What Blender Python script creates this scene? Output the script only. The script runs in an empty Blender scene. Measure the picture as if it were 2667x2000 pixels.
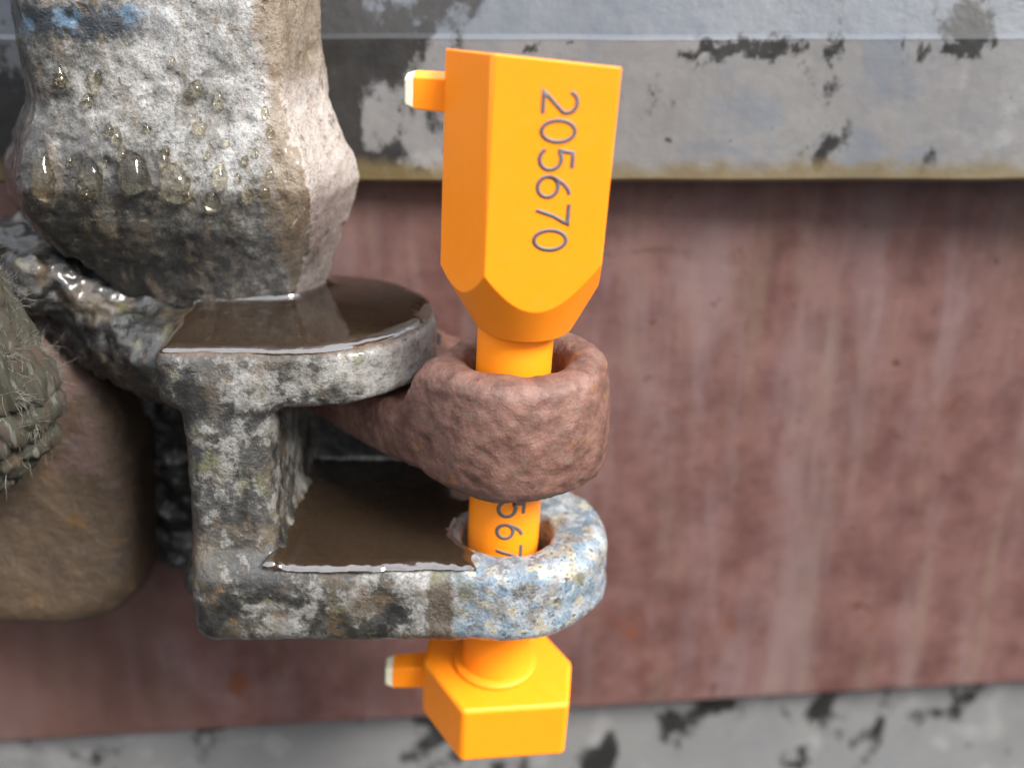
import bpy, bmesh, math, random
import numpy as np
from mathutils import Vector, Matrix, Euler

MM = 0.001
ALB = .54
VEIL = 21.0
random.seed(7)
scn = bpy.context.scene
col = scn.collection

# ------------------------------------------------------------------ camera, sky, sun, exposure
cam_d = bpy.data.cameras.new('camera')
cam = bpy.data.objects.new('camera', cam_d); col.objects.link(cam)
cam.location = (0, -0.12059, 0.05119)
cam.rotation_euler = (math.radians(90 - 23), 0, 0)
cam_d.sensor_width = 36.0
cam_d.lens = 36.0 * 2400 / 2212
cam_d.clip_start = 0.005
cam_d.clip_end = 20.0
cam_d.dof.use_dof = True
cam_d.dof.focus_distance = 0.127
cam_d.dof.aperture_fstop = 14.0
scn.camera = cam

SUN_EL, SUN_AZ = 42.0, 50.0          # azimuth: degrees to the right of straight-behind-the-camera
az = math.radians(SUN_AZ); el = math.radians(SUN_EL)
sun_dir = Vector((math.sin(az) * math.cos(el), -math.cos(az) * math.cos(el), math.sin(el)))
world = bpy.data.worlds.new('World'); scn.world = world; world.use_nodes = True
wn = world.node_tree
bg = wn.nodes['Background']
sky = wn.nodes.new('ShaderNodeTexSky'); sky.sky_type = 'NISHITA'; sky.sun_disc = False
sky.sun_elevation = el
sky.sun_rotation = math.atan2(sun_dir.x, sun_dir.y)
sky.air_density = 0.7; sky.dust_density = 6.0; sky.ozone_density = 1.0
hs = wn.nodes.new('ShaderNodeHueSaturation'); hs.inputs['Saturation'].default_value = 0.45
wn.links.new(sky.outputs[0], hs.inputs['Color'])
# overcast veil: zenith three times as bright as the horizon, dull ground below it
tc = wn.nodes.new('ShaderNodeTexCoord'); sx = wn.nodes.new('ShaderNodeSeparateXYZ'); wn.links.new(tc.outputs['Generated'], sx.inputs[0])
cr = wn.nodes.new('ShaderNodeValToRGB'); wn.links.new(sx.outputs[2], cr.inputs[0])
cr.color_ramp.elements[0].position = 0.0; cr.color_ramp.elements[0].color = (.11, .112, .118, 1)
cr.color_ramp.elements[1].position = 1.0; cr.color_ramp.elements[1].color = (.90, .93, 1.0, 1)
gd = wn.nodes.new('ShaderNodeMath'); gd.operation = 'GREATER_THAN'; wn.links.new(sx.outputs[2], gd.inputs[0]); gd.inputs[1].default_value = 0.0
gm = wn.nodes.new('ShaderNodeMix'); gm.data_type = 'RGBA'; wn.links.new(gd.outputs[0], gm.inputs[0])
gm.inputs[6].default_value = (.03, .028, .026, 1); wn.links.new(cr.outputs[0], gm.inputs[7])
sc_ = wn.nodes.new('ShaderNodeMix'); sc_.data_type = 'RGBA'; sc_.blend_type = 'MULTIPLY'; sc_.inputs[0].default_value = 1
wn.links.new(gm.outputs[2], sc_.inputs[6]); sc_.inputs[7].default_value = (VEIL, VEIL, VEIL, 1)
ov = wn.nodes.new('ShaderNodeMix'); ov.data_type = 'RGBA'; ov.inputs[0].default_value = .75
wn.links.new(hs.outputs[0], ov.inputs[6]); wn.links.new(sc_.outputs[2], ov.inputs[7])
wn.links.new(ov.outputs[2], bg.inputs[0])
bg.inputs[1].default_value = 0.058
sun_l = bpy.data.lights.new('sun', 'SUN'); sun_l.energy = 2.2; sun_l.angle = math.radians(22); sun_l.color = (1, .96, .9)
sun = bpy.data.objects.new('sun', sun_l); col.objects.link(sun)
sun.rotation_euler = sun_dir.to_track_quat('Z', 'Y').to_euler()
scn.view_settings.view_transform = 'Standard'
scn.view_settings.look = 'None'
scn.view_settings.exposure = 1.82
scn.view_settings.gamma = 1.0
scn.view_settings.use_curve_mapping = False
try:
    scn.cycles.use_denoising = True
    scn.cycles.denoiser = 'OPENIMAGEDENOISE'
    scn.cycles.max_bounces = 10
    scn.cycles.transparent_max_bounces = 12
except Exception:
    pass

# ------------------------------------------------------------------ node helpers (lengths in mm)
class Mat:
    def __init__(s, name):
        s.m = bpy.data.materials.new(name); s.m.use_nodes = True
        s.t = s.m.node_tree
        s.b = s.t.nodes['Principled BSDF']; s.out = s.t.nodes['Material Output']
    def n(s, typ, **kw):
        nd = s.t.nodes.new(typ)
        for k, v in kw.items(): setattr(nd, k, v)
        return nd
    def put(s, sock, v):
        if hasattr(v, 'is_output') or isinstance(v, bpy.types.NodeSocket): s.t.links.new(v, sock)
        elif isinstance(v, (tuple, list)) and sock.type == 'RGBA': sock.default_value = (*v, 1.0) if len(v) == 3 else v
        else: sock.default_value = v
    def pos(s, scale=(1, 1, 1), off=(0, 0, 0), obj=False):
        src = s.n('ShaderNodeTexCoord').outputs['Object'] if obj else s.n('ShaderNodeNewGeometry').outputs['Position']
        mp = s.n('ShaderNodeMapping')
        s.t.links.new(src, mp.inputs['Vector'])
        mp.inputs['Scale'].default_value = [1000 * c for c in scale]
        mp.inputs['Location'].default_value = off
        return mp.outputs[0]
    def xyz(s, v):
        sp = s.n('ShaderNodeSeparateXYZ'); s.t.links.new(v, sp.inputs[0]); return sp.outputs
    def noise(s, v, scale, detail=5, rough=.55, dist=0.0):
        nd = s.n('ShaderNodeTexNoise'); s.t.links.new(v, nd.inputs['Vector'])
        nd.inputs['Scale'].default_value = scale; nd.inputs['Detail'].default_value = detail
        nd.inputs['Roughness'].default_value = rough; nd.inputs['Distortion'].default_value = dist
        return nd.outputs['Fac']
    def voro(s, v, scale, out='Color', feature='F1', rnd=1.0):
        nd = s.n('ShaderNodeTexVoronoi'); nd.feature = feature; s.t.links.new(v, nd.inputs['Vector'])
        nd.inputs['Scale'].default_value = scale; nd.inputs['Randomness'].default_value = rnd
        return nd.outputs[out]
    def step(s, f, a, b):
        nd = s.n('ShaderNodeMapRange'); nd.interpolation_type = 'SMOOTHSTEP'
        s.put(nd.inputs['Value'], f); nd.inputs['From Min'].default_value = a; nd.inputs['From Max'].default_value = b
        return nd.outputs[0]
    def lin(s, f, a, b, c, d):
        nd = s.n('ShaderNodeMapRange'); s.put(nd.inputs['Value'], f)
        for k, v in zip(('From Min', 'From Max', 'To Min', 'To Max'), (a, b, c, d)): nd.inputs[k].default_value = v
        return nd.outputs[0]
    def op(s, o, a, b=0.0):
        nd = s.n('ShaderNodeMath', operation=o); s.put(nd.inputs[0], a); s.put(nd.inputs[1], b); return nd.outputs[0]
    def mix(s, f, a, b, mode='MIX'):
        nd = s.n('ShaderNodeMix', data_type='RGBA', blend_type=mode)
        s.put(nd.inputs[0], f); s.put(nd.inputs[6], a); s.put(nd.inputs[7], b); return nd.outputs[2]
    def ramp(s, f, stops):
        nd = s.n('ShaderNodeValToRGB'); s.put(nd.inputs[0], f); e = nd.color_ramp.elements
        while len(e) < len(stops): e.new(.5)
        for el_, (p_, c_) in zip(e, stops): el_.position = p_; el_.color = (*c_, 1)
        return nd.outputs[0]
    def bump(s, h, dist, strength=1.0, prev=None):
        nd = s.n('ShaderNodeBump'); s.put(nd.inputs['Height'], h)
        nd.inputs['Distance'].default_value = dist * MM; nd.inputs['Strength'].default_value = strength
        if prev is not None: s.t.links.new(prev, nd.inputs['Normal'])
        return nd.outputs[0]
    def set(s, **kw):
        for k, v in kw.items():
            if k == 'Base_Color' and isinstance(v, bpy.types.NodeSocket) and not s.m.name.startswith(('orange', 'snapped', 'laser')):
                v = s.mix(1.0, v, (ALB,) * 3, 'MULTIPLY')      # wet, dirty surfaces: overall albedo
            s.put(s.b.inputs[k.replace('_', ' ')], v)
        return s.m

def mat_orange():
    M = Mat('orange_plastic'); p = M.pos(obj=True)
    c = M.mix(M.noise(p, .35, 4), (1.0, .285, .007), (.98, .262, .006))
    c = M.mix(M.step(M.noise(p, 1.3, 3, .6), .70, .80), c, (.75, .22, .012))
    nb = M.bump(M.noise(p, 3.5, 3), .02, .4)
    return M.set(Base_Color=c, Roughness=M.lin(M.noise(p, .6, 4), .3, .7, .40, .55), Normal=nb,
                 Subsurface_Weight=.12, Subsurface_Radius=(1.0, .35, .08), Subsurface_Scale=.0012, IOR=1.46)

def mat_plain(name, c, r=.5, bump=.02, scale=3.0, var=.25):
    M = Mat(name); p = M.pos(obj=True)
    cc = M.mix(M.noise(p, scale * .3, 5), tuple(x * (1 - var) for x in c), tuple(min(1, x * (1 + var)) for x in c))
    return M.set(Base_Color=cc, Roughness=r, Normal=M.bump(M.noise(p, scale, 4), bump, .6))

def mat_hub():
    M = Mat('weathered_zinc_knuckle'); p = M.pos()
    x, y, z = M.xyz(p)
    st = M.pos((.42, .42, .05))
    crust = M.noise(p, .55, 9, .68)
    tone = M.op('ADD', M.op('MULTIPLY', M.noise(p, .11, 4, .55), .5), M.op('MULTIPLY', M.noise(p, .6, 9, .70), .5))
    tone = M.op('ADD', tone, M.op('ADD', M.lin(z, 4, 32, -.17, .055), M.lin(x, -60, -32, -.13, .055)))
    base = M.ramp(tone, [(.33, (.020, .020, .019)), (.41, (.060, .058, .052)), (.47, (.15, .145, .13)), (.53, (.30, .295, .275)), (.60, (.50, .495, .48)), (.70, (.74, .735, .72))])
    base = M.mix(M.op('MULTIPLY', M.step(M.noise(M.pos((.9, .9, .2)), .5, 6, .6), .50, .70), .5), base, (.30, .23, .155))
    # brown water run on the right front edge
    run = M.op('MULTIPLY', M.step(M.op('ADD', x, M.op('MULTIPLY', M.noise(st, .8, 4), 7.0)), -26.2, -24.0),
               M.step(M.op('ADD', x, M.op('MULTIPLY', M.noise(st, .6, 4), 6.0)), -17.5, -19.2))
    base = M.mix(M.op('MULTIPLY', run, .8), base, M.mix(M.noise(st, 2.2, 5), (.17, .115, .062), (.40, .30, .19)))
    nx = M.xyz(M.n('ShaderNodeNewGeometry').outputs['Normal'])[0]  # right-facing facet painted paler, as if lit from that side
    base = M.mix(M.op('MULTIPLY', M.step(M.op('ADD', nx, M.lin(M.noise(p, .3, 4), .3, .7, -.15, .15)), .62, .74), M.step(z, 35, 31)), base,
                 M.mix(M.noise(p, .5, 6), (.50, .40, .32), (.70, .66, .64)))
    # worn dark blue paint band near the top
    band = M.op('MULTIPLY', M.step(M.op('ADD', z, M.op('MULTIPLY', M.noise(p, .7, 6), 5.0)), 40.2, 41.2),
                M.step(M.op('ADD', z, M.op('MULTIPLY', M.noise(p, .9, 6), 4.0)), 43.9, 43.0))
    band = M.op('MULTIPLY', band, M.step(M.op('ADD', x, M.op('MULTIPLY', M.noise(p, .2, 4), 10)), -33, -39))
    base = M.mix(band, base, M.mix(M.step(M.noise(p, .28, 3), .5, .62), (.035, .045, .055), (.16, .27, .40)))
    base = M.mix(M.op('MULTIPLY', M.step(M.noise(p, .34, 5, .6), .62, .74), .7), base, (.22, .125, .06))
    sp1 = M.noise(p, 2.4, 5, .7)
    base = M.mix(M.op('MULTIPLY', M.step(sp1, .50, .34), .55), base, (.035, .032, .028))
    base = M.mix(M.op('MULTIPLY', M.step(sp1, .56, .70), .5), base, M.mix(1.0, base, (1.5, 1.5, 1.5), 'MULTIPLY'))
    pw = M.n('ShaderNodeVectorMath', operation='MULTIPLY_ADD'); nz = M.n('ShaderNodeTexNoise'); M.t.links.new(p, nz.inputs['Vector']); nz.inputs['Scale'].default_value = .7; nz.inputs['Detail'].default_value = 4
    M.t.links.new(nz.outputs['Color'], pw.inputs[0]); pw.inputs[1].default_value = (3.2, 3.2, 3.2); M.t.links.new(p, pw.inputs[2])
    pv = M.voro(pw.outputs[0], .45, 'Distance'); pr = M.noise(M.pos(off=(4, 4, 4)), .3, 3)
    pit = M.op('MULTIPLY', M.step(pv, .36, .16), M.step(pr, .50, .60))
    base = M.mix(M.op('MULTIPLY', pit, .55), base, M.mix(M.noise(p, .4, 3), (.06, .05, .03), (.19, .11, .055)))
    h = M.op('SUBTRACT', M.op('ADD', crust, M.op('MULTIPLY', M.noise(p, 2.6, 6, .7), .6)), M.op('MULTIPLY', pit, .35))
    rough = M.lin(M.noise(p, .5, 5), .35, .65, .18, .45)
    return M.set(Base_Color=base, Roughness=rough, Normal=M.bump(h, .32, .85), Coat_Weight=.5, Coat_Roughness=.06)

def mat_bracket():
    M = Mat('flaking_zinc_bracket'); p = M.pos(); x, y, z = M.xyz(p)
    crust = M.noise(p, .5, 9, .66)
    fleck = M.op('ADD', M.op('MULTIPLY', M.noise(p, .24, 9, .64, .4), .7), M.op('MULTIPLY', M.noise(p, .8, 6, .65), .3))
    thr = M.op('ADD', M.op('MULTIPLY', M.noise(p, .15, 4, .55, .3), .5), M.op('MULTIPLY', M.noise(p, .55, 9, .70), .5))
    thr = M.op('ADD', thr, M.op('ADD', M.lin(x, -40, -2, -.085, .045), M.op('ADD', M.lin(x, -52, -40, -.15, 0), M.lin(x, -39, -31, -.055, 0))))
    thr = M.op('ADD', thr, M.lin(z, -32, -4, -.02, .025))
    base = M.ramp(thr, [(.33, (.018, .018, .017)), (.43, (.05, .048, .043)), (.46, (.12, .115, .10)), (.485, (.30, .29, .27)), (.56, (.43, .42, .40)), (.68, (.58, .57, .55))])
    base = M.mix(M.op('MULTIPLY', M.step(M.noise(p, .2, 5), .50, .68), .5), base, (.22, .165, .105))
    # crystalline bluish zinc round the eye of the lower lug
    cells = M.voro(p, .75)
    sp = M.n('ShaderNodeSeparateColor'); M.t.links.new(cells, sp.inputs[0])
    zinc = M.mix(sp.outputs[0], (.25, .36, .46), (.66, .70, .73))
    zinc = M.mix(M.step(sp.outputs[1], .78, .84), zinc, (.62, .58, .46))
    zinc = M.mix(M.step(M.noise(p, 1.1, 6, .7), .56, .64), zinc, (.13, .13, .12))
    zm = M.op('MULTIPLY', M.step(M.op('ADD', x, M.op('MULTIPLY', M.noise(p, .22, 6, .65), 16)), -1.5, 5.5), M.step(z, -15, -18))
    base = M.mix(M.op('MULTIPLY', zm, M.step(M.noise(p, .3, 6, .6), .34, .46)), base, zinc)
    # brown runs on the front of the lower lug
    for cx, w in ((-21.2, 1.2), (-8.6, 1.7)):
        r = M.step(M.op('ABSOLUTE', M.op('ADD', M.op('SUBTRACT', x, cx), M.lin(M.noise(p, .45, 5), 0, 1, -2.6, 2.6))), w, w * .55)
        base = M.mix(M.op('MULTIPLY', M.op('MULTIPLY', r, .85), M.step(z, -19.5, -22)), base, M.mix(M.noise(p, .8, 5), (.07, .048, .027), (.15, .105, .06)))
    base = M.mix(M.op('MULTIPLY', M.step(M.noise(p, .4, 5, .6), .62, .72), .7), base, (.19, .095, .04))
    base = M.mix(M.op('MULTIPLY', M.step(M.noise(p, .3, 3), .60, .68), .6), base, (.16, .16, .07))
    # wet algae-brown top of the upper lug
    tp = M.op('MULTIPLY', M.step(M.op('ADD', z, M.op('MULTIPLY', crust, .8)), 4.6, 5.2), M.step(x, -44, -40))
    base = M.mix(tp, base, M.mix(M.noise(p, .25, 5), (.10, .062, .036), (.22, .15, .095)))
    sp1 = M.noise(p, 2.4, 5, .7)
    base = M.mix(M.op('MULTIPLY', M.step(sp1, .50, .34), .55), base, (.035, .032, .028))
    base = M.mix(M.op('MULTIPLY', M.step(sp1, .56, .70), .5), base, M.mix(1.0, base, (1.5, 1.5, 1.5), 'MULTIPLY'))
    pw = M.n('ShaderNodeVectorMath', operation='MULTIPLY_ADD'); nz = M.n('ShaderNodeTexNoise'); M.t.links.new(p, nz.inputs['Vector']); nz.inputs['Scale'].default_value = .7; nz.inputs['Detail'].default_value = 4
    M.t.links.new(nz.outputs['Color'], pw.inputs[0]); pw.inputs[1].default_value = (3.2, 3.2, 3.2); M.t.links.new(p, pw.inputs[2])
    pv = M.voro(pw.outputs[0], .45, 'Distance'); pr = M.noise(M.pos(off=(4, 4, 4)), .3, 3)
    pit = M.op('MULTIPLY', M.step(pv, .36, .16), M.step(pr, .50, .60))
    base = M.mix(M.op('MULTIPLY', pit, .55), base, M.mix(M.noise(p, .4, 3), (.06, .05, .03), (.19, .11, .055)))
    h = M.op('SUBTRACT', M.op('ADD', M.op('MULTIPLY', M.step(thr, .40, .56), .6), M.op('MULTIPLY', M.noise(p, 2.2, 7, .7), .8)), M.op('MULTIPLY', pit, .35))
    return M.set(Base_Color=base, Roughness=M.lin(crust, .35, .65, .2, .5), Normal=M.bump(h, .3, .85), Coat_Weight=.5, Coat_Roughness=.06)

def mat_eye():
    M = Mat('rough_red_oxide_paint'); p = M.pos(); x, y, z = M.xyz(p)
    c = M.mix(M.step(M.noise(p, .35, 9, .7), .32, .68), (.155, .07, .052), (.33, .17, .13))
    c = M.mix(M.op('MULTIPLY', M.step(M.noise(p, .5, 8, .7, .4), .55, .64), .7), c, (.25, .19, .135))
    c = M.mix(M.step(M.noise(p, .8, 5, .6), .67, .73), c, (.13, .035, .02))
    r = M.op('MULTIPLY', M.step(M.noise(M.pos(off=(3, 1, 0)), .22, 4), .62, .70), .8)
    c = M.mix(r, c, (.40, .17, .06))
    h = M.op('ADD', M.noise(p, .8, 8, .65), M.op('MULTIPLY', M.noise(p, 3, 5, .7), .35))
    return M.set(Base_Color=c, Roughness=M.lin(M.noise(p, 1, 4), .3, .7, .42, .62), Normal=M.bump(h, .32, .75))

def mat_door():
    M = Mat('red_oxide_door_paint'); p = M.pos(); x, y, z = M.xyz(p)
    c = M.mix(M.step(M.noise(p, .12, 8, .66), .3, .7), (.145, .066, .059), (.255, .134, .12))
    st = M.pos((.12, .12, .02), (0, 0, 0))
    st.node.inputs['Rotation'].default_value = (0, math.radians(6), 0)
    s1 = M.noise(st, .9, 5, .6)
    c = M.mix(M.op('MULTIPLY', M.step(s1, .46, .70), .42), c, (.315, .235, .24))
    s2 = M.noise(M.pos((.25, .25, .03), (7, 0, 2)), .7, 4, .6)
    c = M.mix(M.op('MULTIPLY', M.step(s2, .50, .74), .35), c, (.29, .225, .165))
    c = M.mix(M.op('MULTIPLY', M.step(M.noise(p, .16, 6, .65), .58, .70), .5), c, (.16, .055, .036))
    c = M.mix(M.step(M.noise(p, .35, 5, .6), .66, .70), c, (.11, .045, .025))
    c = M.mix(M.op('MULTIPLY', M.step(M.noise(M.pos((.35, .35, 1.6), (11, 3, 0)), .22, 4, .6), .66, .70), .7), c, (.15, .085, .06))
    c = M.mix(M.op('MULTIPLY', M.step(M.noise(M.pos((1, 1, .6), (5, 5, 5)), .14, 4), .62, .70), M.step(z, -52, -74)), c, (.22, .07, .028))
    c = M.mix(M.op('MULTIPLY', M.step(M.op('ADD', M.noise(p, .05, 6, .6), M.lin(x, -80, 30, .16, -.16)), .46, .66), .6), c, M.mix(M.noise(p, .3, 6, .65), (.13, .07, .055), (.20, .105, .082)))  # wash growing to the left: shading painted into the door with brown dirt
    h = M.op('ADD', M.noise(p, .12, 4, .5), M.op('MULTIPLY', M.noise(p, 2, 5), .15))
    return M.set(Base_Color=c, Roughness=M.lin(s1, .35, .65, .36, .55), Normal=M.bump(h, .4, .5))

def mat_beam(name, dark=.60, off=(0, 0, 0), blue=.5):
    M = Mat(name); p = M.pos(off=off); x, y, z = M.xyz(M.pos())
    c = M.mix(M.noise(p, .10, 7, .6), (.22, .22, .22), (.33, .325, .32))
    c = M.mix(M.op('MULTIPLY', M.step(M.noise(p, .07, 5, .6, .5), .50, .64), blue), c, (.17, .21, .27))
    c = M.mix(M.op('MULTIPLY', M.step(M.noise(p, .11, 5), .56, .68), .6), c, (.42, .415, .41))
    if blue > .3: c = M.mix(M.op('MULTIPLY', M.step(z, 35.2, 36), .8), c, M.mix(M.noise(p, .15, 7, .65), (.07, .095, .13), (.16, .18, .21)))
    d = M.op('ADD', M.noise(M.pos((1, 1, .75), off), .085, 7, .62), M.lin(x, -22, 0, .215 if blue > .3 else .0, 0))
    c = M.mix(M.step(M.op('ADD', d, M.lin(M.noise(p, .6, 6, .7), 0, 1, -.05, .05)), dark - .02, dark + .05), c, (.028, .028, .027))
    c = M.mix(M.step(M.noise(p, .3, 5, .6), .68, .72), c, (.05, .05, .05))
    lm = M.op('MULTIPLY', M.step(M.op('ABSOLUTE', M.op('SUBTRACT', M.op('ADD', z, M.lin(M.noise(p, .35, 6, .7), .2, .8, -2.6, 2.6)), 34.6)), 1.7, .6), M.step(M.noise(M.pos((1, 1, .4), off), .12, 5, .6), .53, .57))
    if blue > .3: c = M.mix(lm, c, (.03, .03, .03))
    # yellow-brown rust creeping along the lower edge
    e = M.op('MULTIPLY', M.step(M.op('ADD', z, M.op('MULTIPLY', M.noise(p, .2, 6, .6), 6)), 23.2, 20.4), .8)
    if blue > .3: c = M.mix(e, c, M.mix(M.noise(p, .2, 4), (.16, .11, .05), (.32, .25, .10)))
    return M.set(Base_Color=c, Roughness=M.lin(M.noise(p, .3, 5), .3, .7, .32, .6), Normal=M.bump(M.noise(p, .35, 8, .6), .35, .4))

def mat_tongue():
    M = Mat('muddy_rust_metal'); p = M.pos(); x, y, z = M.xyz(p)
    c = M.mix(M.noise(p, .2, 8, .68), (.035, .021, .013), (.19, .125, .07))
    c = M.mix(M.op('MULTIPLY', M.step(M.op('ADD', M.noise(p, .13, 6, .65), M.lin(z, -25, 0, -.06, .10)), .52, .64), .7), c, (.21, .125, .115))  # paler pinkish top: light falling on it put into the colour
    c = M.mix(M.op('MULTIPLY', M.step(M.noise(p, .2, 4), .62, .70), .7), c, (.20, .10, .025))
    c = M.mix(M.step(M.noise(p, .45, 5), .68, .73), c, (.16, .05, .03))
    c = M.mix(M.op('MULTIPLY', M.step(M.noise(p, .25, 5), .60, .68), .5), c, (.06, .06, .06))
    return M.set(Base_Color=c, Roughness=.5, Normal=M.bump(M.noise(p, .6, 8, .7), .6, .9))

def mat_rope(name, a, b):
    M = Mat(name); p = M.pos((1, 1, .12)); q = M.pos()
    c = M.mix(M.noise(p, 1.1, 6, .7), a, b)
    c = M.mix(M.op('MULTIPLY', M.step(M.noise(q, .25, 4), .5, .64), .6), c, (.085, .05, .024))
    c = M.mix(M.step(M.noise(p, .9, 4), .58, .66), c, (.17, .16, .13))
    c = M.mix(M.op('MULTIPLY', M.step(M.noise(p, .6, 3), .58, .66), .7), c, (.10, .055, .05))
    return M.set(Base_Color=c, Roughness=.8, Normal=M.bump(M.noise(p, 2.5, 6, .7), .4, .9))

def mat_pool(name, tint, murk):
    M = Mat(name)
    tr = M.n('ShaderNodeBsdfTransparent'); tr.inputs[0].default_value = (*tint, 1)
    df = M.n('ShaderNodeBsdfDiffuse'); df.inputs[0].default_value = (.065, .043, .027, 1)
    gl = M.n('ShaderNodeBsdfGlossy'); gl.inputs['Roughness'].default_value = .03; gl.inputs[0].default_value = (1, 1, 1, 1)
    m1 = M.n('ShaderNodeMixShader'); m1.inputs[0].default_value = murk
    M.t.links.new(tr.outputs[0], m1.inputs[1]); M.t.links.new(df.outputs[0], m1.inputs[2])
    fr = M.n('ShaderNodeFresnel'); fr.inputs[0].default_value = 2.2
    bp = M.bump(M.noise(M.pos(), .25, 3), .12, .25)
    M.t.links.new(bp, fr.inputs['Normal']); M.t.links.new(bp, gl.inputs['Normal'])
    m2 = M.n('ShaderNodeMixShader'); M.t.links.new(fr.outputs[0], m2.inputs[0])
    M.t.links.new(m1.outputs[0], m2.inputs[1]); M.t.links.new(gl.outputs[0], m2.inputs[2])
    M.t.links.new(m2.outputs[0], M.out.inputs[0])
    return M.m

def mat_drop():
    M = Mat('clear_water')
    return M.set(Base_Color=(.90, .84, .68), Roughness=.01, IOR=1.333, Transmission_Weight=1.0)

MO = mat_orange()
MTIP = mat_plain('snapped_plastic', (.86, .78, .58), .6, .06, 3)
MINK = mat_plain('laser_mark', (.105, .10, .105), .6, .01, 3)
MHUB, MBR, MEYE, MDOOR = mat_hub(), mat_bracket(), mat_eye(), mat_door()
MBEAM = mat_beam('galvanised_beam'); MSILL = mat_beam('galvanised_sill', .57, (31, 4, 9), .12)
MTON = mat_tongue()
MSHADE = mat_plain('cavity_shade', (.016, .014, .013), .5, .3, .9, .6)  # near-black colour stands in for shade in the bracket's cavity and side gap
MROPE = mat_rope('olive_webbing', (.016, .016, .009), (.085, .08, .05))
MFIB = mat_rope('pale_fibre', (.28, .26, .20), (.60, .58, .50))
MPOOL = mat_pool('murky_water', (.50, .40, .31), .35)
MPOOL2 = mat_pool('murky_brown_water', (.42, .31, .21), .38)
MDROP = mat_drop()

# ------------------------------------------------------------------ object helpers
def link_mesh(name, verts, faces, mat, parent=None, base=(0, 0, 0), smooth=True, normals=None):
    """verts in mm, world; stored relative to base (mm)"""
    me = bpy.data.meshes.new(name)
    v = (np.asarray(verts, float) - np.asarray(base, float)) * MM
    me.from_pydata(v.tolist(), [], faces if isinstance(faces, list) else faces.tolist())
    me.polygons.foreach_set('use_smooth', [smooth] * len(me.polygons))
    me.materials.append(mat); me.update()
    if normals is not None: me.normals_split_custom_set_from_vertices(np.asarray(normals).tolist())
    o = bpy.data.objects.new(name, me); col.objects.link(o)
    if parent is not None: o.parent = parent
    else: o.location = Vector(base) * MM
    return o

def thing(name, label, cat, base, rot=(0, 0, 0), group=None):
    o = bpy.data.objects.new(name, None); col.objects.link(o)
    o.location = Vector(base) * MM; o.rotation_euler = rot; o.empty_display_size = .005
    o['label'] = label; o['category'] = cat
    if group: o['group'] = group
    return o

def tag(o, label, cat, group=None):
    o['label'] = label; o['category'] = cat
    if group: o['group'] = group
    return o

# ------------------------------------------------------------------ implicit surfaces
rng = np.random.default_rng(11)
LAT = rng.random((32, 32, 32))
def vnoise(x, y, z):
    ix, iy, iz = (np.floor(a).astype(int) for a in (x, y, z))
    fx, fy, fz = x - ix, y - iy, z - iz
    fx, fy, fz = (t * t * (3 - 2 * t) for t in (fx, fy, fz))
    r = 0
    for dx in (0, 1):
        for dy in (0, 1):
            for dz in (0, 1):
                w = (fx if dx else 1 - fx) * (fy if dy else 1 - fy) * (fz if dz else 1 - fz)
                r = r + w * LAT[(ix + dx) & 31, (iy + dy) & 31, (iz + dz) & 31]
    return r * 2 - 1
def fbm(x, y, z, o=4, g=.5):
    a, s, r = 1.0, 1.0, 0
    for k in range(o):
        r = r + a * vnoise(x * s + 7.3 * k, y * s + 3.1 * k, z * s + 5.7 * k); a *= g; s *= 2.03
    return r
def smin(a, b, k):
    h = np.clip(.5 + .5 * (b - a) / k, 0, 1); return b + (a - b) * h - k * h * (1 - h)
def smax(a, b, k): return -smin(-a, -b, k)
def box(x, y, z, x0, x1, y0, y1, z0, z1, r):
    qx = np.abs(x - (x0 + x1) / 2) - (x1 - x0) / 2 + r
    qy = np.abs(y - (y0 + y1) / 2) - (y1 - y0) / 2 + r
    qz = np.abs(z - (z0 + z1) / 2) - (z1 - z0) / 2 + r
    return np.sqrt(np.maximum(qx, 0)**2 + np.maximum(qy, 0)**2 + np.maximum(qz, 0)**2) + np.minimum(np.maximum(qx, np.maximum(qy, qz)), 0) - r
def box2(x, y, x0, x1, y0, y1, r=0):
    qx = np.abs(x - (x0 + x1) / 2) - (x1 - x0) / 2 + r; qy = np.abs(y - (y0 + y1) / 2) - (y1 - y0) / 2 + r
    return np.hypot(np.maximum(qx, 0), np.maximum(qy, 0)) + np.minimum(np.maximum(qx, qy), 0) - r
def extr(d2, z, z0, z1, r):
    a = d2 + r; b = np.abs(z - (z0 + z1) / 2) - (z1 - z0) / 2 + r
    return np.hypot(np.maximum(a, 0), np.maximum(b, 0)) + np.minimum(np.maximum(a, b), 0) - r
def capsule(x, y, z, a, b, ra, rb):
    a = np.array(a, float); b = np.array(b, float); d = b - a
    t = np.clip(((x - a[0]) * d[0] + (y - a[1]) * d[1] + (z - a[2]) * d[2]) / d.dot(d), 0, 1)
    return np.sqrt((x - a[0] - t * d[0])**2 + (y - a[1] - t * d[1])**2 + (z - a[2] - t * d[2])**2) - (ra + (rb - ra) * t)
def poly2(px, py, P):
    P = np.array(P, float); n = len(P)
    d = np.full(px.shape, 1e18); s = np.ones(px.shape)
    for i in range(n):
        a, b = P[i], P[i - 1]; e = b - a
        wx, wy = px - a[0], py - a[1]
        t = np.clip((wx * e[0] + wy * e[1]) / e.dot(e), 0, 1)
        d = np.minimum(d, (wx - e[0] * t)**2 + (wy - e[1] * t)**2)
        c1 = py >= a[1]; c2 = py < b[1]; c3 = e[0] * wy > e[1] * wx
        s = np.where((c1 & c2 & c3) | (~c1 & ~c2 & ~c3), -s, s)
    return s * np.sqrt(d)

def grad(f, P, e=.08):
    g = np.empty_like(P)
    for k in range(3):
        a = P.copy(); b = P.copy(); a[:, k] += e; b[:, k] -= e
        g[:, k] = (f(*a.T) - f(*b.T)) / (2 * e)
    return g

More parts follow.
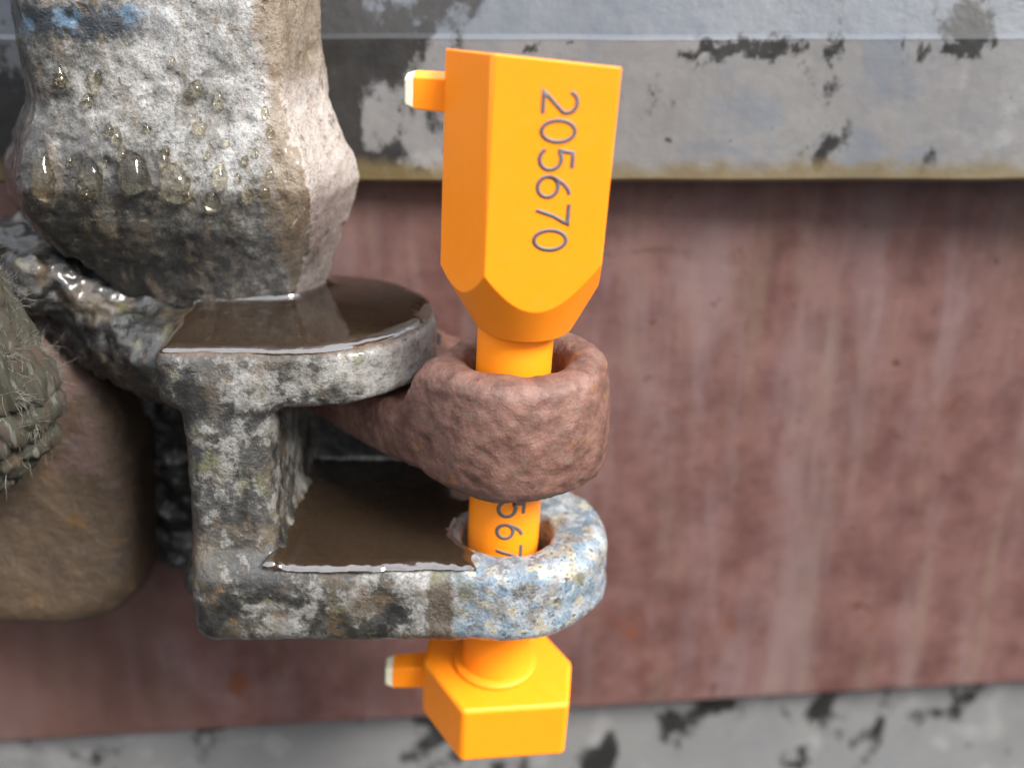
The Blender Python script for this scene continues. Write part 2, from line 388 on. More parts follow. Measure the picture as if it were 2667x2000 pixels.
def surf(f, lo, hi, h, disp=None):
    """surface nets of f=0, snapped to the surface, displaced along the normal; returns verts, quads, normals"""
    ax = [np.arange(lo[k], hi[k] + h, h) for k in range(3)]
    n = [len(a) for a in ax]
    X, Y, Z = np.meshgrid(*ax, indexing='ij')
    V = f(X, Y, Z)
    ins = V < 0
    cnt = np.zeros([m - 1 for m in n], int); acc = np.zeros([m - 1 for m in n] + [3])
    cs = [slice(0, -1), slice(1, None)]
    for axis in range(3):
        o1, o2 = [k for k in range(3) if k != axis]
        for i in (0, 1):
            for j in (0, 1):
                sa = [None] * 3; sb = [None] * 3
                sa[axis], sb[axis] = cs[0], cs[1]
                sa[o1] = sb[o1] = cs[i]; sa[o2] = sb[o2] = cs[j]
                va, vb = V[tuple(sa)], V[tuple(sb)]
                m = (va < 0) != (vb < 0)
                t = np.where(m, va / np.where(m, va - vb, 1), 0)
                cnt += m
                acc[..., axis] += np.where(m, t, 0); acc[..., o1] += m * i; acc[..., o2] += m * j
    act = cnt > 0
    idx = np.full(act.shape, -1); idx[act] = np.arange(act.sum())
    ijk = np.argwhere(act)
    P = (ijk + acc[act] / cnt[act][:, None]) * h + np.array(lo)
    quads = []
    for axis in range(3):
        o1, o2 = (axis + 1) % 3, (axis + 2) % 3
        sa = [slice(None)] * 3; sb = [slice(None)] * 3
        sa[axis], sb[axis] = slice(0, -1), slice(1, None)
        for s in (sa, sb): s[o1] = slice(1, -1); s[o2] = slice(1, -1)
        A, B = ins[tuple(sa)], ins[tuple(sb)]
        for flip in (0, 1):
            w = np.argwhere((A & ~B) if flip == 0 else (~A & B))
            if not len(w): continue
            c = w.copy(); c[:, o1] += 1; c[:, o2] += 1
            def at(d1, d2):
                q = c.copy(); q[:, o1] += d1; q[:, o2] += d2; return idx[q[:, 0], q[:, 1], q[:, 2]]
            q = np.stack([at(-1, -1), at(0, -1), at(0, 0), at(-1, 0)], 1)
            quads.append(q if flip == 0 else q[:, ::-1])
    Q = np.concatenate(quads)
    for _ in range(2):
        g = grad(f, P); g2 = (g * g).sum(1)
        P -= g * (np.clip(f(*P.T), -h, h) / np.maximum(g2, .05))[:, None]
    if disp is not None:
        g = grad(f, P); g /= np.linalg.norm(g, axis=1)[:, None] + 1e-9
        P = P + g * disp(*P.T)[:, None]
    fn = np.cross(P[Q[:, 2]] - P[Q[:, 0]], P[Q[:, 3]] - P[Q[:, 1]])
    N = np.zeros_like(P)
    for k in range(4): np.add.at(N, Q[:, k], fn)
    N /= np.linalg.norm(N, axis=1)[:, None] + 1e-12
    return P, Q, N

def split_parts(P, Q, N, rules, base, parent):
    """rules: list of (name, material, test(cx,cy,cz)); the first that holds takes the face"""
    c = P[Q].mean(1); left = np.ones(len(Q), bool); out = []
    for name, mat, test in rules:
        m = left & test(*c.T); left &= ~m
        q = Q[m]; u, inv = np.unique(q, return_inverse=True)
        out.append(link_mesh(name, P[u], inv.reshape(q.shape), mat, parent, base, True, N[u]))
    return out

# ------------------------------------------------------------------ background: door, beam, sill
YAW = .0885
def plate(name, pts_xz, y0, y1, yaw, mat, bev=.6, parent=None, slope=None):
    """prism of an XZ outline between y0 and y1 (mm), yawed, edges rounded"""
    bm = bmesh.new(); vs = []
    for y in (y0, y1): vs.append([bm.verts.new(((px) * MM, (y + yaw * px) * MM, pz * MM)) for px, pz in pts_xz])
    n = len(pts_xz)
    bm.faces.new(vs[0]); bm.faces.new(vs[1][::-1])
    for i in range(n): bm.faces.new((vs[0][i - 1], vs[0][i], vs[1][i], vs[1][i - 1])[::-1])
    bmesh.ops.recalc_face_normals(bm, faces=bm.faces)
    if bev: bmesh.ops.bevel(bm, geom=bm.edges[:], offset=bev * MM, segments=3, profile=.5, affect='EDGES')
    me = bpy.data.meshes.new(name); bm.to_mesh(me); bm.free(); me.materials.append(mat)
    o = bpy.data.objects.new(name, me); col.objects.link(o)
    return o

door = plate('container_door', [(-170, -80), (170, -80), (170, 30), (-170, 30)], 38.7, 43, YAW, MDOOR, .8)
tag(door, 'red-brown painted steel door panel behind the seal', 'door')
sill = plate('door_sill', [(-170, -150), (170, -150), (170, -70), (-170, -70)], 43.6, 60, YAW, MSILL, .5)
tag(sill, 'grey galvanised sill with black stains below the red door', 'sill')

# beam: front face, then a step and a slope running back and up
def beam():
    prof = [(33.6, 16.4), (33.0, 17.0), (32.6, 35.7), (33.3, 36.3), (37.5, 52), (52, 52), (52, 16.4)]
    xs = np.linspace(-150, 170, 161)
    V = []; F = []
    for i, x in enumerate(xs):
        for j, (y, z) in enumerate(prof):
            w = .35 * fbm(np.array([x * .05]), np.array([z * .05]), np.array([3.0]), 3)[0]
            V.append((x, y + .012 * x + w, z + w * .3))
    n = len(prof)
    for i in range(len(xs) - 1):
        for j in range(n):
            a, b = i * n + j, i * n + (j + 1) % n
            F.append((a, a + n, b + n, b))
    F.append(tuple(range(n))); F.append(tuple(range((len(xs) - 1) * n, len(xs) * n))[::-1])
    me_o = link_mesh('galvanised_beam', V, F, MBEAM, None, (0, 40, 17), False)
    bm = bmesh.new(); bm.from_mesh(me_o.data); bmesh.ops.recalc_face_normals(bm, faces=bm.faces); bm.to_mesh(me_o.data); bm.free()
    return tag(me_o, 'grey galvanised beam with black stains above the red door', 'beam')
beam()

# ------------------------------------------------------------------ knuckle of the locking bar
def itp(z, pts):
    p = sorted(pts); return np.interp(z, [a for a, _ in p], [b for _, b in p])
UNIT = [(.80, -1), (1, .08), (.8, 1), (-.8, 1), (-1, 0), (-.68, -1)]
def f_hub(x, y, z):
    ar = itp(z, [(60, 18.6), (30, 18.8), (26, 20.2), (22.5, 21.8), (19.5, 22.2), (14, 20.6), (8, 18), (4, 16.5)])
    al = itp(z, [(60, 18.4), (30, 18.6), (26, 21), (22, 23), (18, 23), (15, 21.5), (12, 18.5), (9, 14), (4, 9)])
    af = itp(z, [(60, 11), (31, 11), (25, 12.4), (21, 13), (16, 11.6), (10, 8.6), (4, 6.2)])
    dx, dy = x + 42, y - 21
    u = np.where(dx > 0, dx / ar, dx / al); v = np.where(dy < 0, dy / af, dy / 12)
    d2 = poly2(u, v, [(a * .78, b * .78) for a, b in UNIT]) - .22
    return smax(d2 * 13, np.maximum(z - 58, 3.0 - z), 1.5)
def d_hub(x, y, z):
    d = .22 * fbm(x * .16, y * .16, z * .16, 3) + .11 * fbm(x * .7, y * .7, z * .7, 4, .6)
    pit = np.clip(vnoise(x * .55 + 9, y * .55, z * .45) - .45, 0, 1)
    return d - .9 * pit
HB = (-42, 21, 3)
hub = thing('locking_bar_knuckle', 'rough wet grey cast knuckle with bulging faceted body at upper left', 'knuckle', HB)
P, Q, N = surf(f_hub, (-68, 5, 1.5), (-16, 36, 60), .42, d_hub)
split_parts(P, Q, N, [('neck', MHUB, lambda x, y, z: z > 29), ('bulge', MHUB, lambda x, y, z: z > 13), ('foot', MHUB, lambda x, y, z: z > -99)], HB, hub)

# ------------------------------------------------------------------ forked bracket
def lug_up2(x, y):
    return smin(np.hypot(x + 24.6, y - 12) - 15, box2(x, y, -41.5, -24.6, -3, 27, 2.5), .6)
def lug_lo2(x, y):
    return smin(np.hypot(x + .4, y - 3.6) - 12.6, box2(x, y, -38.5, -.4, -8.6, 16, 3), .8)
def lug_lo3(x, y):
    return smin(lug_lo2(x, y), box2(x, y, -38.5, -9.5, -8.6, 23, 3), .8)
def f_br(x, y, z):
    up = extr(lug_up2(x, y), z, -2.2, 5, 1.6)
    sp = box(x, y - .14 * z, z, -38.6, -28.2, -3.6, 24, -30.5, 3.5, 2.6)
    lo = extr(lug_lo3(x, y), z + np.clip(x + 12, -30, 0) * .01, -31, -20.6, 2.4)
    bk = box(x, y, z, -37, -9, 20, 27, -29, -3, 2)
    d = smin(up, sp, 2.2); d = smin(d, lo, 2.4); d = smin(d, bk, 1.5)
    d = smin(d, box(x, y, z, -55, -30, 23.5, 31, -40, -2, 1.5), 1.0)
    ma = capsule(x, y, z, (-44, 12, -1.5), (-66, 27, 6), 6.0, 7.5)
    ma = smin(ma, capsule(x, y, z, (-52, 20, 3), (-60, 14, 8), 5, 4), 3)
    d = smin(d, ma, 2.5)
    d = smin(d, capsule(x, y, z, (-42, 10, -34), (-40, 14, -26), 3.2, 3.2), 2)
    ho = np.hypot(x + .75, y - 1.5) - 5.7
    return smax(d, -(ho), 1.2)
def d_br(x, y, z):
    d = .20 * fbm(x * .2, y * .2, z * .2, 3) + .11 * fbm(x * .8, y * .8, z * .8, 4, .6)
    lump = np.clip((-42 - x) / 6, 0, 1)
    d = d + lump * .9 * fbm(x * .35, y * .35, z * .35, 3)
    top = (z > 4.2) & (x > -41) | ((z > -21.4) & (z < -19.5) & (x > -27) & (x < -7))
    return np.where(top, d * .35, d)
BB = (-20, 10, -31)
br = thing('forked_bracket', 'flaking wet zinc bracket with two lugs, lower one holding the orange pin', 'bracket', BB)
P, Q, N = surf(f_br, (-78, -13, -42), (15, 40, 16), .42, d_br)
split_parts(P, Q, N, [
    ('back_plate', MSHADE, lambda x, y, z: (((y > 19.2) & (x > -27.6)) | (y > 20.5)) & (x > -57) & (z < -1.5) & ((z > -19.5) | (y > 23.3))),
    ('side_lump', MBR, lambda x, y, z: (x < -41.8) & (z > -20)),
    ('lower_lug', MBR, lambda x, y, z: z < -19.0),
    ('upper_lug', MBR, lambda x, y, z: (z > -2.8) & (y < 30)),
    ('spine', MBR, lambda x, y, z: z > -99)], BB, br)

# ------------------------------------------------------------------ red eye the pin passes through
def f_eye(x, y, z):
    bul = 1.0 * (1 - ((z + 4) / 8.5)**2)
    tt = np.clip(((x - .3) * -.69 + (y - 1.7) * .72) / 34, 0, 1)
    d2 = np.hypot(x - .3 + tt * 34 * .69, y - 1.7 - tt * 34 * .72) - (10.5 - .6 * tt) - bul
    zc = np.abs(z + 4.0) - 8.0 + 2.6
    d = np.hypot(np.maximum(d2 + 2.6, 0), np.maximum(zc, 0)) + np.minimum(np.maximum(d2 + 2.6, zc), 0) - 2.6
    sl = np.clip((lug_up2(x, y) - .5) / 5.0, 0, 1); sl = sl * np.clip((12 - y + 1.5 * np.clip(x + 4, 0, 10)) / 5, 0, 1)
    ztop = -3.3 + 7.6 * sl * sl * (3 - 2 * sl)
    d = smax(d, (z - ztop) * .75, 2.0)
    ho = np.hypot(x - .5, y - 1.1) - 5.75 - .05 * np.clip(z - 0, 0, 4)**2
    return smax(d, -ho, 1.6)
def d_eye(x, y, z): return .2 * fbm(x * .18, y * .18, z * .18, 3) + .12 * fbm(x * .8, y * .8, z * .8, 4, .6) - .5 * np.clip(vnoise(x * .5, y * .5 + 4, z * .5) - .55, 0, 1)
P, Q, N = surf(f_eye, (-38, -12, -15), (14, 44, 6), .4, d_eye)
eye = link_mesh('steel_eye', P, Q, MEYE, None, (.3, 2.2, -12), True, N)
tag(eye, 'rough red-brown painted steel eye round the orange pin', 'steel eye')

# ------------------------------------------------------------------ muddy tongue at the left
TON = [(-90, 1), (-60.8, .8), (-58, -1.4), (-55.4, -6.4), (-52.8, -12.7), (-51.7, -18.2), (-53.4, -38.6), (-57.2, -42), (-62.5, -43.6), (-90, -43.6)]
def f_ton(x, y, z):
    d2 = poly2(x, z, TON) + 0.0
    fr = 12.5 + .06 * (z + 43) - .8 * np.clip(1 - ((x + 66) / 13)**2, -1.5, 1)
    return smax(smax(d2, fr - y, 4.5), y - 42, 1)
def d_ton(x, y, z): return .22 * fbm(x * .15, y * .15, z * .15, 4) + .06 * fbm(x * .9, y * .9, z * .9, 3)
P, Q, N = surf(f_ton, (-88, 8, -46), (-49, 34, 4), .55, d_ton)
ton = link_mesh('rusty_lug', P, Q, MTON, None, (-66, 22, -44), True, N)
tag(ton, 'muddy brown rounded metal lug at the left behind the frayed rope', 'metal lug')

# ------------------------------------------------------------------ frayed rope
ROPE = [(-84, 22), (-66.5, 19), (-62.5, 15), (-60.2, 10), (-58.2, 4.5), (-56.5, -.5), (-55.8, -4.5), (-57.4, -9.4), (-60.2, -12.6), (-63.6, -14.4), (-84, -16)]
def f_rope(x, y, z):
    d2 = poly2(x, z, ROPE)
    fr = -4.5 + .020 * (x + 68)**2
    d = smax(smax(d2, fr - y, 4.0), y - 8, 2)
    for zc, sl, dp in ((-3.0, -.12, .7), (-8.5, .3, .8)):
        zz = z - (zc + sl * (x + 60)); d = d + dp * np.exp(-(zz / .7)**2)
    return d
def d_rope(x, y, z): return .9 * np.abs(np.sin(np.pi * (x + .34 * z + .5 * vnoise(x * .3, y * .3, z * .3)) / 2.7))**.55 - .6 + .55 * vnoise(x * .9, y * .9, z * .06) + .35 * vnoise(x * 2.3, y * 2.3, z * .12) + .3 * fbm(x * .2, y * .2, z * .2, 2)
RB = (-66, 2, -16)
rope = thing('frayed_rope', 'frayed olive-brown rope end with loose pale fibres at the left edge', 'rope', RB)
P, Q, N = surf(f_rope, (-80, -8, -19), (-50, 12, 27), .36, d_rope)
split_parts(P, Q, N, [('wrapped_end', MROPE, lambda x, y, z: z < -.5 - .12 * (x + 60)), ('core', MROPE, lambda x, y, z: z > -99)], RB, rope)

def tubes(paths, r, sides=3):
    V, F = [], []
    for path in paths:
        k0 = len(V); path = [Vector(p) for p in path]
        for i, p in enumerate(path):
            t = (path[min(i + 1, len(path) - 1)] - path[max(i - 1, 0)]).normalized()
            a = t.orthogonal().normalized(); b = t.cross(a)
            rr = r * (1 - .6 * i / (len(path) - 1))
            for s in range(sides):
                q = 2 * math.pi * s / sides; V.append(tuple(p + (a * math.cos(q) + b * math.sin(q)) * rr))
        for i in range(len(path) - 1):
            for s in range(sides):
                F.append((k0 + i * sides + s, k0 + i * sides + (s + 1) % sides, k0 + (i + 1) * sides + (s + 1) % sides, k0 + (i + 1) * sides + s))
    return V, F
surf_pts = P[(N[:, 1] < -.05) & (P[:, 2] > -12) & (P[:, 0] > -72)]
edge_pts = P[(N[:, 0] > .4) & (P[:, 2] > -6)]
nrm_e = N[(N[:, 0] > .4) & (P[:, 2] > -6)]; nrm_s = N[(N[:, 1] < -.05) & (P[:, 2] > -12) & (P[:, 0] > -72)]
paths = []
clump = [random.randrange(len(edge_pts)) for _ in range(34)]
for k in range(900):
    if k < 700:
        c0 = edge_pts[random.choice(clump)]; near = np.argsort(((edge_pts - c0)**2).sum(1))[:25]; i = int(random.choice(near)); p, nn = Vector(edge_pts[i]), Vector(nrm_e[i])
    else: i = random.randrange(len(surf_pts)); p, nn = Vector(surf_pts[i]), Vector(nrm_s[i])
    d = (nn * random.uniform(.2, 1.0) + Vector((random.gauss(0, .5), random.gauss(0, .4), random.gauss(.1, 1.0)))).normalized()
    L = random.uniform(.8, 3.4) * (1.0 if random.random() < .8 else 1.5); pts = [p - nn * .2]
    for s in range(5):
        d = (d + Vector((random.gauss(0, .28), random.gauss(0, .28), random.gauss(-.05, .28)))).normalized()
        pts.append(pts[-1] + d * L / 5)
    paths.append(pts)
V, F = tubes(paths, .034)
fib = link_mesh('loose_fibre', V, F, MFIB, rope, RB, True); fib['kind'] = 'stuff'

# ------------------------------------------------------------------ bolt seal
AX = Vector((.055, -.105, 1)).normalized()
A0 = Vector((.3, .25, 4.0))                       # the pin's axis where it leaves the eye
rot = Vector((0, 0, 1)).rotation_difference(AX).to_euler()
seal = thing('bolt_seal', 'orange plastic bolt seal numbered 205670 pushed through eye and bracket', 'bolt seal', A0, rot)
# local frame: mm about A0, z along the pin
def hexr(poly, th):
    best = 1e9
    for i in range(len(poly)):
        a, b = Vector(poly[i - 1]), Vector(poly[i])
        d = Vector((math.cos(th), math.sin(th))); e = b - a
        den = d.x * e.y - d.y * e.x
        if abs(den) < 1e-9: continue
        t = (a.x * e.y - a.y * e.x) / den; s = (a.x * d.y - a.y * d.x) / den
        if t > 0 and -1e-6 <= s <= 1 + 1e-6: best = min(best, t)
    return best
def sym(*pts): return list(pts) + [(-x, -y) for x, y in pts]
HEAD = [(-4.7, -8.4), (7.6, -6.9), (8.2, 1.0), (4.7, 8.4), (-7.0, 7.0), (-9.7, -.8)]
BLOCK = [(-4.1, -9.6), (9.9, -7.6), (10.6, .6), (4.5, 10), (-9.0, 8), (-9.9, -.6)]
def capped(name, poly, zt, zlow, r0, k, parent, top_bevel=.5, flip=False, rim=None):
    """prism of poly with one end sharpened to a cone like a pencil"""
    ths = sorted(set([2 * math.pi * i / 96 for i in range(96)] + [math.atan2(y, x) % (2 * math.pi) for x, y in poly]))
    out = []
    for t in ths:
        if not out or t - out[-1] > .012 or any(abs(t - (math.atan2(y, x) % (2 * math.pi))) < 1e-6 for x, y in poly):
            if out and t - out[-1] < .012: out[-1] = t
            else: out.append(t)
    bm = bmesh.new(); R1, R2, R3 = [], [], []
    for t in out:
        r = hexr(poly, t); c, s = math.cos(t), math.sin(t)
        R1.append(bm.verts.new((r * c * MM, r * s * MM, (zt - .22 * (r * s + .7) - .05 * (r * c + 9)) * MM)))
        R2.append(bm.verts.new((r * c * MM, r * s * MM, (zlow + max(0, (r - r0)) * k + .45 * min(0, r * c + 4.7) * min(1, max(0, (4 - r * s) / 4))) * MM)))
        R3.append(bm.verts.new((r0 * c * MM, r0 * s * MM, zlow * MM)))
    n = len(out); bm.faces.new(R1)
    for i in range(n):
        j = (i + 1) % n
        bm.faces.new((R1[i], R2[i], R2[j], R1[j])); bm.faces.new((R2[i], R3[i], R3[j], R2[j]))
    bm.faces.new(R3[::-1])
    bmesh.ops.recalc_face_normals(bm, faces=bm.faces)
    me = bpy.data.meshes.new(name); bm.to_mesh(me); bm.free(); me.materials.append(MO)
    me.polygons.foreach_set('use_smooth', [True] * len(me.polygons))
    o = bpy.data.objects.new(name, me); col.objects.link(o); o.parent = parent
    bv = o.modifiers.new('bevel', 'BEVEL'); bv.width = top_bevel * MM; bv.segments = 3; bv.limit_method = 'ANGLE'; bv.angle_limit = math.radians(16)
    bv.harden_normals = True
    return o
ZT, ZL = 34.3, 4.1
body = capped('locking_body', HEAD, ZT, ZL, 5.7, 2.25, seal, 1.0)
body.location.x = .8 * MM

def lathe(name, prof, parent, mat, seg=64):
    V, F = [], []
    for r, z in prof:
        for s in range(seg): V.append((r * math.cos(2 * math.pi * s / seg), r * math.sin(2 * math.pi * s / seg), z))
    for i in range(len(prof) - 1):
        for s in range(seg): F.append((i * seg + s, i * seg + (s + 1) % seg, (i + 1) * seg + (s + 1) % seg, (i + 1) * seg + s))
    F.append(tuple(range(seg))[::-1]); F.append(tuple(range((len(prof) - 1) * seg, len(prof) * seg)))
    return link_mesh(name, V, F, mat, parent)
ZB = -47.9                                        # top of the lower block
pin = lathe('pin', [(4.62, ZB - 1), (4.62, ZB), (4.9, ZB + .02), (4.7, ZB + .35), (4.58, ZB + .8), (4.5, -20), (4.42, 0), (4.42, ZL - .05), (4.42, ZL + .4)], seal, MO)
# lower block: hexagonal prism
def prism(name, poly, z0, z1, parent, bev):
    bm = bmesh.new(); a = [bm.verts.new((x * MM, y * MM, z0 * MM)) for x, y in poly]; b = [bm.verts.new((x * MM, y * MM, z1 * MM)) for x, y in poly]
    bm.faces.new(a[::-1]); bm.faces.new(b)
    for i in range(len(poly)): bm.faces.new((a[i - 1], a[i], b[i], b[i - 1]))
    bmesh.ops.recalc_face_normals(bm, faces=bm.faces)
    bmesh.ops.bevel(bm, geom=bm.edges[:], offset=bev * MM, segments=4, profile=.5, affect='EDGES')
    me = bpy.data.meshes.new(name); bm.to_mesh(me); bm.free(); me.materials.append(MO)
    o = bpy.data.objects.new(name, me); col.objects.link(o); o.parent = parent
    for p in me.polygons: p.use_smooth = False
    return o
lathe('collar', [(5.7, ZB - .3), (5.7, ZB + .55), (5.55, ZB + .75), (4.55, ZB + .8)], seal, MO)
prism('bolt_head', BLOCK, ZB - 9.4, ZB, seal, .7)
# snapped plastic tabs
def tab(x0, x1, y, z, w, h, tipx, skew, label):
    def pr(name, pts, mat, par, tip=False):
        bm = bmesh.new()
        vs = [[bm.verts.new((px * MM, (y + sy * w / 2 * (sc)) * MM, (z + sz * h / 2 * sc + (px - x1) * skew) * MM)) for sy, sz in ((-1, -1), (1, -1), (1, 1), (-1, 1))] for px, sc in pts]
        bm.faces.new(vs[0]); bm.faces.new(vs[-1][::-1])
        for a, b in zip(vs, vs[1:]):
            for i in range(4): bm.faces.new((a[i - 1], a[i], b[i], b[i - 1]))
        if tip:
            for v in vs[0]: v.co.x += random.uniform(-.35, .35) * MM
        bmesh.ops.recalc_face_normals(bm, faces=bm.faces)
        bmesh.ops.bevel(bm, geom=bm.edges[:], offset=.18 * MM, segments=2, profile=.5, affect='EDGES')
        me = bpy.data.meshes.new(name); bm.to_mesh(me); bm.free(); me.materials.append(mat)
        o = bpy.data.objects.new(name, me); col.objects.link(o); o.parent = par; return o
    t = pr('break_tab', [(x0, .97), (x1, 1.04)], MO, seal)
    s = pr('snapped_end', [(tipx, .78), (x0 + .12, .95)], MTIP, t, True)
    t['label'] = label; s['label'] = 'pale snapped end of the tab'
tab(-12.2, -7.5, 1.2, 29.4, 3.0, 3.5, -12.9, -.03, 'short tab near the top of the locking body')
tab(-14.2, -9.0, 2.0, ZB - 4.0, 3.2, 3.6, -15.0, .10, 'short tab on the lower block')

# single-stroke digits
def arc(cx, cy, rx, ry, a0, a1, n=14):
    return [(cx + rx * math.cos(math.radians(a0 + (a1 - a0) * i / n)), cy + ry * math.sin(math.radians(a0 + (a1 - a0) * i / n))) for i in range(n + 1)]
DIG = {  # in a box 0.6 wide, 1 high
 '0': [arc(.3, .5, .28, .5, 90, 450, 28)],
 '2': [arc(.3, .71, .27, .29, 165, -25, 14) + [(.03, 0), (.60, 0)]],
 '5': [[(.53, 1), (.12, 1), (.06, .55)] + arc(.29, .33, .29, .33, 128, -150, 18)],
 '6': [arc(.30, .31, .28, .31, 0, 360, 26), [(.50, 1), (.36, .93), (.22, .80), (.10, .60), (.03, .40), (.02, .31)]],
 '7': [[(.02, 1), (.59, 1), (.36, .55), (.20, 0)]]}
def ribbon(path, w, closed=False):
    n = len(path); L, R = [], []
    for i in range(n):
        a = Vector(path[max(i - 1, 0)]); b = Vector(path[min(i + 1, n - 1)]); p = Vector(path[i])
        if closed and i in (0, n - 1): a, b = Vector(path[-2]), Vector(path[1])
        t = (b - a).normalized(); nn = Vector((-t.y, t.x))
        k = 1.0
        if 0 < i < n - 1:
            d1 = (p - Vector(path[i - 1])).normalized(); k = 1 / max(.45, abs(d1.dot(t)))
        L.append(p + nn * w * k / 2); R.append(p - nn * w * k / 2)
    return L, R
def digits(s, pitch, h, w, put):
    """text running along +t, its upper side towards +u; put(t, u) -> point, normal"""
    V, F = [], []
    for k, ch in enumerate(s):
        for st in DIG[ch]:
            dense = []
            for a, b in zip(st, st[1:]):
                m = max(1, int(math.hypot(b[0] - a[0], b[1] - a[1]) * h / .4))
                dense += [(a[0] + (b[0] - a[0]) * i / m, a[1] + (b[1] - a[1]) * i / m) for i in range(m)]
            dense.append(st[-1])
            L, R = ribbon([(x * h * 1.15 + k * pitch, y * h) for x, y in dense], w, math.hypot(st[0][0] - st[-1][0], st[0][1] - st[-1][1]) < 1e-6)
            k0 = len(V)
            for l, r in zip(L, R):
                V += [put(l.x, l.y, .03), put(r.x, r.y, .03), put(l.x, l.y, -.08), put(r.x, r.y, -.08)]
            for i in range(len(L) - 1):
                a = k0 + 4 * i; b = a + 4
                F += [(a, a + 1, b + 1, b), (a, b, b + 2, a + 2), (a + 1, a + 3, b + 3, b + 1)]
    return V, F
fa, fb = Vector((-4.7, -8.4, 0)), Vector((7.6, -6.9, 0)); fd = (fb - fa).normalized(); fn = Vector((fd.y, -fd.x, 0))
def put_face(t, u, e):
    c = fa + fd * (5.0 + u) + fn * e
    return (c.x, c.y, 32.5 - t)
V, F = digits('205670', 2.86, 3.35, .43, put_face)
link_mesh('serial_number', V, F, MINK, body)['label'] = 'number 205670 running down the front face'
def put_pin(t, u, e):
    a = math.radians(-90) + (u - .9) / 4.5
    return ((4.52 + e) * math.cos(a), (4.52 + e) * math.sin(a), -11.6 - t)
V, F = digits('205670', 3.3, 3.2, .46, put_pin)
link_mesh('serial_number', V, F, MINK, pin)['label'] = 'part of the number showing between eye and lug'

# ------------------------------------------------------------------ water lying on the lugs
def pool(name, x0, x1, y0, y1, inside, height, mat, h=.13):
    xs = np.arange(x0, x1, h); ys = np.arange(y0, y1, h)
    X, Y = np.meshgrid(xs, ys, indexing='ij'); D = inside(X, Y); ok = D > -.25
    Zt = height(X, Y, np.maximum(D, 0))
    idx = np.full(ok.shape, -1); idx[ok] = np.arange(ok.sum())
    V = np.stack([X[ok], Y[ok], Zt[ok]], 1)
    q = np.stack([idx[:-1, :-1], idx[1:, :-1], idx[1:, 1:], idx[:-1, 1:]], -1).reshape(-1, 4)
    q = q[(q >= 0).all(1)]
    return link_mesh(name, V, q, mat, None, (float(V[:, 0].mean()), float(V[:, 1].mean()), float(V[:, 2].min())))
def dome(D, w, hm): return hm * np.sqrt(np.clip(1 - (1 - np.clip(D / w, 0, 1))**2, 0, 1))
def hub_d(X, Y): return f_hub(X, Y, np.full(X.shape, 5.5))
def in_up(X, Y):
    w = .35 * fbm(X * .3, Y * .3, X * 0 + 1.5, 3)
    d = -lug_up2(X, Y) - .75 + w
    d = np.minimum(d, -X - 11.2 + .02 * (Y - 12)**2 + 1.5 * w)      # dries out towards the tip
    return np.minimum(d, X + 40.4 + w)
def h_up(X, Y, D):
    return 4.80 + dome(D, 1.7, .62) + .9 * np.exp(-np.maximum(hub_d(X, Y), 0) / .55)
pu = pool('water_puddle', -42, -9, -4, 27, in_up, h_up, MPOOL)
tag(pu, 'brown puddle on the upper lug below the grey knuckle', 'water')
def in_lo(X, Y):
    w = .45 * fbm(X * .35, Y * .35, X * 0 + 4.5, 3)
    d = -lug_lo3(X, Y) - .9 + w
    d = np.minimum(d, np.hypot(X + .75, Y - 1.5) - 6.7 + .5 * w)
    d = np.minimum(d, -X - 4.4 + .9 * w + .5 * np.maximum(Y + 3, 0))
    return np.minimum(d, X + 29.5)
def h_lo(X, Y, D):
    sp = np.maximum(X + 28.1, 0)
    return -20.70 + dome(D, 1.9, .68) + .8 * np.exp(-sp / .6)
pl = pool('water_puddle', -30, -3, -10, 21, in_lo, h_lo, MPOOL2)
tag(pl, 'dark brown puddle on the lower lug left of the orange pin', 'water')

# ------------------------------------------------------------------ water drops hanging on the knuckle
def on_hub(x, z):
    y = np.full(1, 2.0)
    for _ in range(60):
        y = y + .6 * np.clip(f_hub(np.array([x]), y, np.array([z])), -2, 2)
    p = np.array([[x, y[0], z]]); g = grad(f_hub, p)[0]; g /= np.linalg.norm(g)
    p = p[0] + g * d_hub(*p.T)[0]
    return Vector(p), Vector(g)
def drop_mesh(sx):
    bm = bmesh.new(); bmesh.ops.create_uvsphere(bm, u_segments=24, v_segments=16, radius=1.0)
    for v in bm.verts:      # z: up the wall, y: out of it; fuller at the bottom
        k = .5 - .5 * v.co.z
        v.co.x = v.co.x * (.72 + .28 * k) + sx * (v.co.z**2 - .3) * .35 + .10 * math.sin(5 * v.co.z + 9 * sx); v.co.y *= .75 + .6 * k
    me = bpy.data.meshes.new('water_drop'); bm.to_mesh(me); bm.free(); me.materials.append(MDROP)
    me.polygons.foreach_set('use_smooth', [True] * len(me.polygons)); return me
DMS = [drop_mesh(s_) for s_ in (-.9, -.3, .25, .8)]
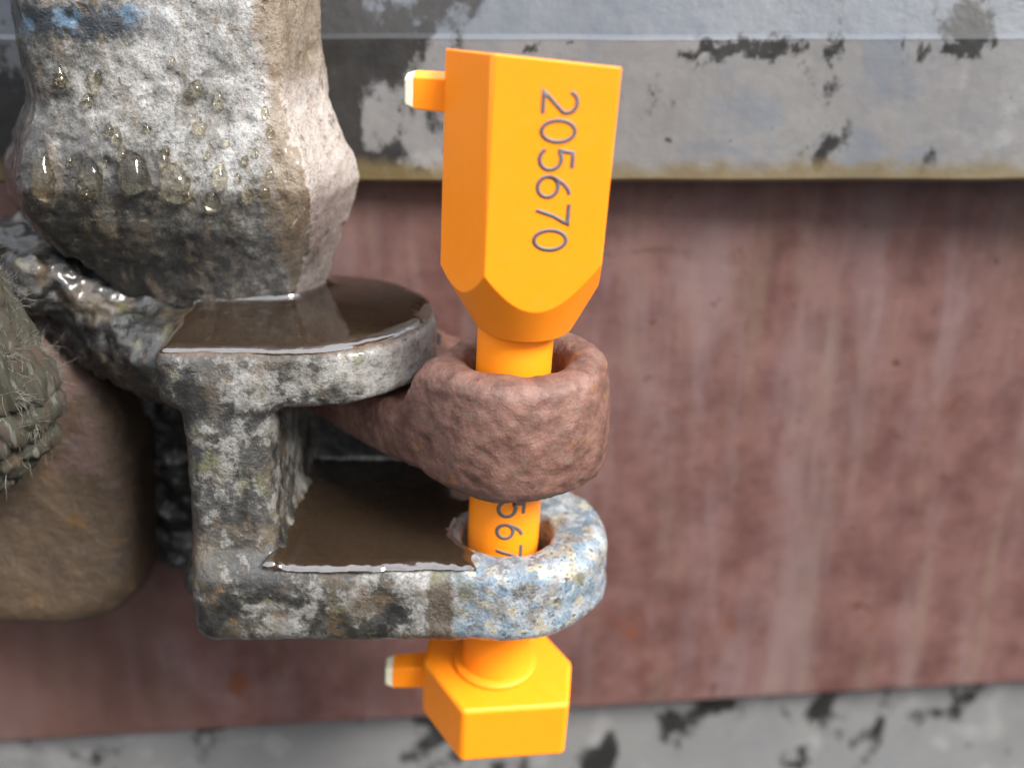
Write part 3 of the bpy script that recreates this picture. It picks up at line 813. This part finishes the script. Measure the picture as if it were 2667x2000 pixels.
DROPS = [  # x, z, half width, half height, bulge, label or None
 (-54.6, 22.6, 1.6, 2.9, 1.0, 'long glinting water drop, leftmost on the knuckle'),
 (-49.2, 22.6, 1.7, 2.5, 1.0, 'glinting water drop second from the left on the knuckle'),
 (-44.2, 23.2, 2.1, 2.7, 1.2, 'large hanging water drop at the middle of the knuckle bulge'),
 (-39.4, 22.0, 2.2, 2.4, 1.2, 'large water drop just right of the middle one on the knuckle'),
 (-35.2, 19.9, 1.1, 1.3, .9, 'small rusty-looking water drop lowest on the knuckle'),
 (-34.0, 22.8, 1.0, 1.7, .8, 'narrow water drop on the right half of the knuckle bulge'),
 (-37.2, 31.6, .75, .9, .5, None), (-36.2, 28.2, 1.0, .8, .5, None), (-40.2, 25.6, .6, .7, .45, None),
 (-51.6, 33.9, .8, 1.2, .5, None), (-47.9, 33.2, .8, 1.5, .5, None), (-33.2, 26.6, .6, .6, .4, None),
 (-31.0, 24.6, .5, .6, .4, None), (-45.8, 27.2, .7, 1.1, .5, None), (-29.8, 25.4, .5, .5, .35, None),
 (-42.2, 28.2, .5, .6, .35, None), (-32.0, 22.6, .45, .6, .35, None), (-38.6, 35.6, .5, .6, .35, None)]
dr = random.Random(5)
for _ in range(18):
    w_ = dr.uniform(.4, .95); DROPS.append((dr.uniform(-53, -27), dr.uniform(20.5, 34), w_, w_ * dr.uniform(.9, 1.7), w_ * .75, None))
for x, z, w, h, b, lab in DROPS:
    p, n = on_hub(x, z)
    o = bpy.data.objects.new('water_drop', DMS[len(DMS) and random.randrange(len(DMS))]); col.objects.link(o)
    zax = (Vector((0, 0, 1)) - n * n.z).normalized(); yax = n; xax = yax.cross(zax)
    R = Matrix((xax, yax, zax)).transposed().to_4x4()
    o.matrix_world = Matrix.Translation(p * MM) @ R @ Matrix.Diagonal((w * MM, 1.35 * b * MM, h * MM, 1))
    tag(o, lab or 'small water bead clinging to the rough grey knuckle', 'water drop', 'water drops on the knuckle' if lab else 'small beads on the knuckle')

# ------------------------------------------------------------------ silt and grit in the puddles
V, F = [], []
for k in range(70):
    if k < 42: x, y, z = -28 + abs(random.gauss(0, 2.6)), random.uniform(-3, 14), -20.25
    else: x, y, z = random.uniform(-40, -15), random.uniform(-1, 11), 5.2
    r = random.uniform(.06, .22); k0 = len(V)
    for d in ((1, 0, 0), (-1, 0, 0), (0, 1, 0), (0, -1, 0), (0, 0, 1), (0, 0, -1)):
        q = r * random.uniform(.6, 1.4); V.append((x + d[0] * q, y + d[1] * q, z + d[2] * q * .8))
    for a in (0, 1):
        for b in (2, 3):
            for c in (4, 5): F.append((k0 + a, k0 + b, k0 + c))
MGRIT = mat_plain('pale_grit', (.42, .38, .33), .5, .02, 3)
grit = link_mesh('grit', V, F, MGRIT, None, (-28, 5, -20), False)
grit['kind'] = 'stuff'; grit['label'] = 'pale grit scattered in the brown puddles'; grit['category'] = 'grit'
